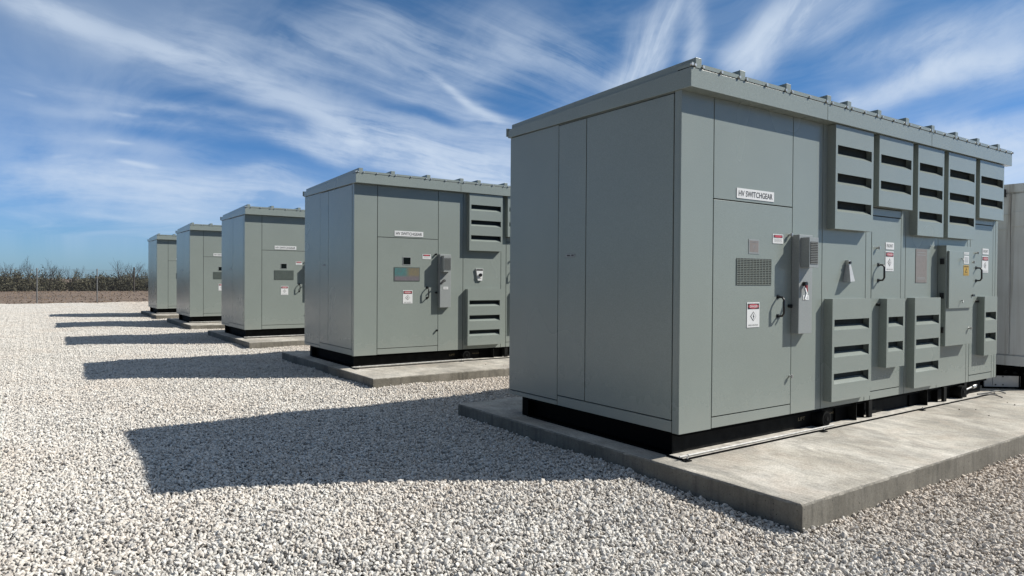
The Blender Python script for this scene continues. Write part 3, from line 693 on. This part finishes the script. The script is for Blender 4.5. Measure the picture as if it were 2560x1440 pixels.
me = bpy.data.meshes.new('gravel'); me.vertices.add(len(V)); me.vertices.foreach_set('co', V.ravel())
me.loops.add(F.size); me.polygons.add(len(F)); me.loops.foreach_set('vertex_index', F.ravel())
me.polygons.foreach_set('loop_start', np.arange(0, F.size, 3)); me.polygons.foreach_set('loop_total', np.full(len(F), 3)); me.update()
me.materials.append(MAT['stone']); me.polygons.foreach_set('use_smooth', np.zeros(len(F), bool))
def attr(nm, ty, data, key='value'):
    a = me.attributes.new(nm, ty, 'POINT'); a.data.foreach_set(key, np.ascontiguousarray(data).ravel())
attr('kind', 'INT', np.concatenate(kind+[np.zeros(npnt, int)]).astype(np.int32))
attr('tint', 'FLOAT', np.concatenate(tints+[np.zeros(npnt)]).astype(np.float32))
attr('prot', 'FLOAT_VECTOR', np.concatenate([np.zeros((nvv, 3)), rot]).astype(np.float32), 'vector')
attr('pick', 'INT', np.concatenate([np.zeros(nvv, int), pickv]).astype(np.int32))
gv = bpy.data.objects.new('gravel', me); COL.objects.link(gv); gv['kind'] = 'stuff'
gv['label'] = 'crushed pale limestone gravel covering the yard between and around the slabs'; gv['category'] = 'gravel'
ng = bpy.data.node_groups.new('gravel_scatter', 'GeometryNodeTree')
ng.interface.new_socket('Geometry', in_out='INPUT', socket_type='NodeSocketGeometry'); ng.interface.new_socket('Geometry', in_out='OUTPUT', socket_type='NodeSocketGeometry')
N = ng.nodes; Lk = ng.links; gi = N.new('NodeGroupInput'); go = N.new('NodeGroupOutput')
def named(nm, ty): a = N.new('GeometryNodeInputNamedAttribute'); a.data_type = ty; a.inputs['Name'].default_value = nm; return a.outputs['Attribute']
def sepg(k):
    cmp_ = N.new('FunctionNodeCompare'); cmp_.data_type = 'INT'; cmp_.operation = 'EQUAL'; Lk.new(named('kind', 'INT'), cmp_.inputs[2]); cmp_.inputs[3].default_value = k
    s_ = N.new('GeometryNodeSeparateGeometry'); s_.domain = 'POINT'; Lk.new(gi.outputs[0], s_.inputs[0]); Lk.new(cmp_.outputs[0], s_.inputs[1]); return s_.outputs[0]
g2i = N.new('GeometryNodeGeometryToInstance')
for k in range(NV+1, 0, -1): Lk.new(sepg(k), g2i.inputs[0])
m2p = N.new('GeometryNodeMeshToPoints'); Lk.new(sepg(0), m2p.inputs[0])
iop = N.new('GeometryNodeInstanceOnPoints'); Lk.new(m2p.outputs[0], iop.inputs['Points']); Lk.new(g2i.outputs[0], iop.inputs['Instance'])
iop.inputs['Pick Instance'].default_value = True; Lk.new(named('pick', 'INT'), iop.inputs['Instance Index'])
e2r = N.new('FunctionNodeEulerToRotation'); Lk.new(named('prot', 'FLOAT_VECTOR'), e2r.inputs[0]); Lk.new(e2r.outputs[0], iop.inputs['Rotation'])
Lk.new(iop.outputs[0], go.inputs[0])
md = gv.modifiers.new('scatter', 'NODES'); md.node_group = ng

# ------------------------------------------------------------------ fence
fx0, fx1, FY = -41.9, 47.0, 51.5
fe = thing('chain_link_fence', 'chain link fence with pale metal posts between the gravel and the brush', 'fence', (0, FY, -.1))
FO = (0, FY, -.1); n = 0; x = -.5-3.42*12
while x < fx1:
    MB().cyl((x, FY, -.1), (x, FY, 2.22), .038, n=10, m='post').cyl((x, FY, 2.22), (x, FY, 2.25), .042, .012, n=10, m='post').build('fence_post', fe, 0, FO); x += 3.42
x1f = x-3.42
MB().cyl((fx0, FY-.0, 2.15), (x1f, FY, 2.15), .006, n=6, m='wire').cyl((fx0, FY, .02), (x1f, FY, .02), .004, n=6, m='wire').build('tension_wire', fe, 0, FO)
q = MB(); sp = .085; r = .0022; H = 2.12; xx = fx0
while xx < x1f:
    for s_ in (0, 1):
        a = (xx if s_ == 0 else xx+H, FY-.045+s_*.003, .02); b_ = (xx+H if s_ == 0 else xx, FY-.045+s_*.003, .02+H)
        q.add([(a[0]-r, a[1], a[2]), (a[0]+r, a[1], a[2]), (a[0], a[1]+r*1.6, a[2]), (b_[0]-r, b_[1], b_[2]), (b_[0]+r, b_[1], b_[2]), (b_[0], b_[1]+r*1.6, b_[2])],
              [(0, 1, 4, 3), (1, 2, 5, 4), (2, 0, 3, 5)], 'wire')
    xx += sp
q.build('chain_link_mesh', fe, 0, FO)
wp = MB().cyl((6.54, 94.2, -.1), (6.56, 94.2, 2.95), .11, .09, n=8, m='wood')
tag(wp.build('wooden_pole'), 'dark weathered wooden pole standing in front of the brush', 'pole')

# ------------------------------------------------------------------ brush and trees
def cards(n, P, size, tint, name, mat):
    """n small twisted leaf clumps"""
    R = rotm(n); q = np.array([(-1, -.5, 0), (1, -.35, .1), (.7, .5, 0), (-.6, .6, -.1)])
    V = np.einsum('nij,kj->nki', R, q)*size[:, None, None]+P[:, None, :]
    F = np.arange(n*4).reshape(n, 4)
    me = bpy.data.meshes.new(name); me.vertices.add(n*4); me.vertices.foreach_set('co', V.ravel()); me.loops.add(n*4); me.polygons.add(n)
    me.loops.foreach_set('vertex_index', F.ravel()); me.polygons.foreach_set('loop_start', np.arange(0, n*4, 4)); me.polygons.foreach_set('loop_total', np.full(n, 4)); me.update()
    a = me.attributes.new('tint', 'FLOAT', 'POINT'); a.data.foreach_set('value', np.repeat(tint, 4).astype(np.float32)); me.materials.append(MAT[mat])
    o = bpy.data.objects.new(name, me); COL.objects.link(o); return o
nb = 620; bx = RNG.uniform(-45, 60, nb); by = 98+RNG.uniform(0, 1, nb)**1.3*22+.06*bx
br = RNG.uniform(1.0, 2.2, nb); bh = RNG.uniform(1.3, 2.2, nb)
Ps = []; Ss = []; Ts = []
for k in range(nb):
    m_ = int(800 if by[k] < 108 else 260)
    if not (-14 < bx[k] < 18): m_ //= 2
    u = RNG.normal(size=(m_, 3)); u /= np.linalg.norm(u, axis=1)[:, None]; rr = RNG.uniform(.55, 1.0, m_)**.6
    # lumpy outline
    lump = 1+.22*np.sin(u[:, 0]*5+k)+.18*np.sin(u[:, 1]*7+2*k)
    P = u*rr[:, None]*lump[:, None]; P[:, 0] *= br[k]; P[:, 1] *= br[k]; P[:, 2] = np.abs(P[:, 2])*bh[k]*.95*(.85+.3*RNG.uniform(size=m_))
    P += (bx[k], by[k], -.05); Ps.append(P); Ss.append(RNG.uniform(.04, .125, m_)); Ts.append(np.clip(RNG.normal(.45, .2)+RNG.normal(0, .18, m_), 0, 1))
o = cards(sum(map(len, Ps)), np.concatenate(Ps), np.concatenate(Ss), np.concatenate(Ts), 'brush_thicket', 'brush'); o['kind'] = 'stuff'
o['label'] = 'low dense brown and olive thorn brush along the horizon behind the fence'; o['category'] = 'brush'
# dry grass
n = 12000; gx_ = RNG.uniform(-30, 45, n); gy_ = 49.5+RNG.uniform(0, 1, n)**1.2*48
ti = np.clip(RNG.normal(.5, .25, n), 0, 1)
o = cards(n, np.column_stack([gx_, gy_+.17*gx_*.5, np.full(n, -.06)]), RNG.uniform(.02, .075, n), ti, 'dry_grass', 'drygrass'); o['kind'] = 'stuff'
o['label'] = 'dry brown grass on the bare strip behind the fence'; o['category'] = 'dry grass'

def tree(x, y, h, spread, seed, label):
    rnd = random.Random(seed)
    root = thing('bare_tree', label, 'tree', (x, y, -.1), 'leafless trees rising out of the brush')
    tr = MB(); cr = MB(); tk = Vector((x, y, -.1)); O = (x, y, -.1)
    def grow(mb, p, d, ln, r, dep):
        pts = [p]; q = p.copy(); dd = d.copy(); steps = 3
        for _ in range(steps):
            dd = (dd+Vector((rnd.uniform(-.28, .28), rnd.uniform(-.28, .28), rnd.uniform(-.08, .2)))).normalized(); q2 = q+dd*ln/steps
            mb.cyl(q, q2, r, r*.82, n=5 if r > .02 else 3, m='bark', caps=False); r *= .82; q = q2
            if dep > 0 and rnd.random() < .75: 
                sd = (dd+Vector((rnd.uniform(-1, 1), rnd.uniform(-1, 1), rnd.uniform(-.2, .7)))*.9).normalized(); grow(cr, q.copy(), sd, ln*rnd.uniform(.45, .7), r*.6, dep-1)
        if dep > 0:
            for _ in range(2): grow(cr, q.copy(), (dd+Vector((rnd.uniform(-1, 1), rnd.uniform(-1, 1), rnd.uniform(-.1, .6)))*.7).normalized(), ln*rnd.uniform(.5, .75), r*.75, dep-1)
    ns = 3
    for k in range(ns):
        a = 2*PI*k/ns+rnd.uniform(-.5, .5); d = Vector((math.cos(a)*spread, math.sin(a)*spread, 1)).normalized()
        grow(tr, tk+Vector((math.cos(a)*.1, math.sin(a)*.1, 0)), d, h*.50, .085, 3)
    tr.build('trunk', root, 0, O); cr.build('crown', root, 0, O)
tree(-6.6, 99.0, 3.45, .45, 3, 'bare tree cut by the left edge of the picture')
tree(-5.6, 100.5, 3.3, .35, 31, 'bare thin tree rising from the brush left of the first fence post')
tree(-3.55, 99.5, 3.6, .5, 12, 'bare wide tree directly behind the left fence post')
tree(-2.3, 100.5, 3.5, .4, 5, 'bare bushy tree between the two fence posts, beside the left one')
tree(.3, 102, 3.1, .3, 8, 'small bare tree barely rising above the brush between the two posts')
tree(5.9, 100, 3.85, .5, 21, 'tallest bare tree, left of the dark wooden pole')
tree(7.2, 101, 3.7, .45, 22, 'bare tree right of the dark wooden pole')
tree(9.2, 100.5, 3.4, .45, 27, 'bare tree beside the farthest cabinet')

# ------------------------------------------------------------------ sky
wd = bpy.data.worlds.new('World'); sc.world = wd; wd.use_nodes = True
t = NT(wd.node_tree); bg = wd.node_tree.nodes['Background']
sky = t.n.new('ShaderNodeTexSky'); sky.sky_type = 'NISHITA'; sky.sun_disc = False
sky.sun_elevation = math.asin(SUN.z); sky.sun_rotation = math.atan2(SUN.x, SUN.y); sky.air_density = 1.0; sky.dust_density = 0.4; sky.ozone_density = 2.5; sky.altitude = 300
SKYS = 0.075/EV
tc = t.n.new('ShaderNodeTexCoord').outputs['Generated']; dirv = t.vmath('NORMALIZE', tc)
wn = t.noise(dirv, 3.0, 2, 0.5, color=True); wn2 = t.noise(dirv, 14.0, 3, 0.55, color=True)
dz0 = t.sep(dirv)[2]
tint = t.mix(t.mapr(dz0, .02, .36, 0, 1, True), (.56, .92, 1.52, 1), (.28, .77, 1.14, 1))
tint = t.mix(t.mapr(dz0, .42, .8, 0, 1, True), tint, (.60, .84, .98, 1))
base = t.vmath('MULTIPLY', sky.outputs[0], tint)
away = t.mapr(t.vmath('DOT_PRODUCT', dirv, (-.86, -.51, 0.0)), .05, .60, 1.0, .50, True)   # unseen side of the sky darkened on purpose, to cut fill on shaded walls
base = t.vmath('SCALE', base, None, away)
wv = t.vmath('SCALE', t.vmath('SUBTRACT', wn, (.5, .5, .5)), None, .10)
wv = t.vmath('ADD', wv, t.vmath('SCALE', t.vmath('SUBTRACT', wn2, (.5, .5, .5)), None, .010))
wdir = t.vmath('ADD', dirv, wv)
# (x0, y0, x1, y1, half width px, density, fibre contrast)
ST = [(-250, -110, 620, 190, 20, .50, .5), (250, 100, 1400, 450, 24, .55, .5), (520, 215, 1300, 430, 15, .35, .6), (0, 0, 300, 40, 20, .25, .6),
      (820, 350, 1330, 480, 34, 1.25, .35), (600, 325, 900, 400, 16, .55, .5), (760, 330, 1000, 370, 18, .6, .4), (640, 355, 900, 430, 14, .5, .5), (1000, 400, 1320, 475, 30, .6, .4),
      (1060, 155, 1250, 320, 7, .75, .6), (1150, 270, 1330, 400, 20, .5, .6), (950, 215, 1300, 330, 12, .30, .6), (900, 260, 1280, 370, 10, .30, .6), (150, 230, 800, 330, 10, .20, .6), (700, 50, 1200, 250, 40, .38, .6), (850, -20, 1250, 200, 30, .25, .6),
      (350, 40, 900, 220, 40, .30, .6), (0, 150, 640, 330, 12, .26, .6), (0, 215, 620, 360, 12, .26, .7), (-50, 290, 560, 400, 14, .24, .6), (300, 560, 1000, 640, 26, .22, .4),
      (-150, 395, 800, 500, 36, .55, .35), (100, 440, 1000, 560, 40, .45, .35), (-100, 480, 600, 570, 30, .22, .4), (560, 430, 720, 452, 8, .3, .4), (180, 545, 440, 575, 6, .25, .4),
      (275, 270, 365, 290, 3, .22, .4), (280, 398, 385, 416, 4, .5, .4), (110, 375, 165, 380, 3, .25, .4), (250, 345, 330, 358, 3, .25, .5), (0, 185, 65, 197, 3, .2, .4),
      (850, 20, 1500, 180, 60, .20, .7), (1200, 60, 1620, 330, 60, .26, .7), (1500, 270, 1660, 150, 26, .5, .6),
      (1610, 190, 1720, -30, 26, .95, .6), (1500, 235, 1690, 100, 26, .5, .7), (1740, 190, 1765, -40, 16, .6, .7), (1560, 150, 1640, 20, 26, .3, .7),
      (1815, 170, 1960, 20, 22, .9, .5), (1840, 170, 2060, -30, 28, .6, .7), (1950, 60, 2110, -30, 30, .9, .5), (2000, 130, 2200, -50, 30, .35, .7),
      (2060, 275, 2400, 130, 22, 1.0, .45), (2250, 200, 2640, 60, 26, .8, .5), (2060, 160, 2420, 60, 24, .45, .6), (2250, 110, 2640, -20, 30, .5, .6), (2380, 170, 2650, 120, 24, .5, .6),
      (2180, 320, 2640, 255, 22, .5, .5), (2330, 350, 2640, 290, 30, .7, .4), (2380, 400, 2640, 350, 40, .6, .3), (2050, 200, 2130, 260, 14, .4, .6),
      (2480, 430, 2640, 400, 50, .75, .3)]
def polar(px, py):     # fibres fan out of one point of the sky, as parallel streaks seen in perspective do
    A = pxdir(px, py); e1 = np.cross(A, (0, 0, 1)); e1 /= np.linalg.norm(e1); e2 = np.cross(e1, A)
    wf = t.vmath('ADD', dirv, t.vmath('SCALE', wv, None, .55))
    az = t.math('ARCTAN2', t.vmath('DOT_PRODUCT', wf, tuple(e1)), t.vmath('DOT_PRODUCT', wf, tuple(e2)))
    return az, t.vmath('DOT_PRODUCT', wf, tuple(A))
azL, rL = polar(2600, 740); azR, rR = polar(1430, 555)
fibL = t.noise(t.comb(t.math('MULTIPLY', azL, 26.0), t.math('MULTIPLY', rL, 6.0), 0.0), 1.0, 7, .62, .35)
fibR = t.noise(t.comb(t.math('MULTIPLY', azR, 8.0), t.math('MULTIPLY', rR, 14.0), 4.0), 1.0, 7, .64, .5)
mot = t.mapr(t.noise(wdir, 9.0, 5, .62), .35, .65, -.28, .28)
fL = t.math('ADD', t.mapr(fibL, .38, .64, 0, 1), mot, clamp=True); fR = t.math('ADD', t.mapr(fibR, .38, .64, 0, 1), mot, clamp=True)
AMP = .72
sums = {'L': 0.0, 'R': 0.0}
wk = wdir
for k, (x0, y0, x1, y1, w_, amp, fc) in enumerate(ST):
    d0 = pxdir(x0, y0); d1 = pxdir(x1, y1); nrm = np.cross(d0, d1); nrm /= np.linalg.norm(nrm)
    a = d0+d1; a /= np.linalg.norm(a); tt = np.cross(nrm, a); um = abs(np.dot(d1, tt))*.92; w = w_/FPX*1.3
    side = 'R' if x0 >= 1480 else 'L'
    if k % 6 == 5:     # every few streaks wait for the sum so far, which keeps the shader's live values few
        wk = t.vmath('SCALE', wdir, None, t.math('MULTIPLY_ADD', sums[side], 1e-7, 1.0))
    v = t.vmath('DOT_PRODUCT', wk, tuple(nrm/w)); u = t.vmath('DOT_PRODUCT', wk, tuple(tt/um))
    u2 = t.math('MULTIPLY', u, u); q = t.math('MULTIPLY_ADD', u2, u2, t.math('MULTIPLY', v, v))
    sums[side] = t.math('MULTIPLY_ADD', t.math('POWER', .368, q), amp*AMP, sums[side])
total = t.math('ADD', t.math('MULTIPLY', sums['L'], t.math('MULTIPLY_ADD', fL, 1.15, .35)), t.math('MULTIPLY', sums['R'], t.math('MULTIPLY_ADD', fR, .95, .45)))
# general thin veil of streaks laid out on a high flat layer
s3 = t.sep(dirv); dz = t.math('MAXIMUM', s3[2], .05)
pl = t.comb(t.math('DIVIDE', s3[0], dz), t.math('DIVIDE', s3[1], dz), 0.0)
pr = t.vmath('ADD', t.vmath('MULTIPLY', pl, (.55, .14, 1)), t.vmath('SCALE', wn, None, .8))
veil = t.noise(pr, 1.0, 6, .62, .5)
veil = t.math('MULTIPLY', t.mapr(veil, .40, .73, .01, .27, True), t.mapr(s3[2], 0.0, .08, 0, 1, True))
total = t.math('ADD', total, veil)
low = t.mapr(s3[2], .20, .02, 0, .02, True)
high = t.math('MULTIPLY', t.mapr(s3[2], .60, .88, 0, 1.6, True), t.mapr(veil, 0.0, .2, .6, 1.0))  # unseen bright cloud added overhead, to lift the light on shaded gravel
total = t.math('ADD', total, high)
total = t.math('ADD', total, low)
total = t.math('MULTIPLY', total, t.mapr(away, .5, 1.0, .25, 1.0))  # clouds thinned on the darkened unseen side as well
dens = t.math('SUBTRACT', 1.0, t.math('EXPONENT', t.math('MULTIPLY', total, -1.25)))
cloudc = (0.66/EV/SKYS, 0.76/EV/SKYS, 0.89/EV/SKYS, 1)
fin = t.mix(dens, base, cloudc)
t.l.new(fin, bg.inputs['Color']); bg.inputs['Strength'].default_value = SKYS
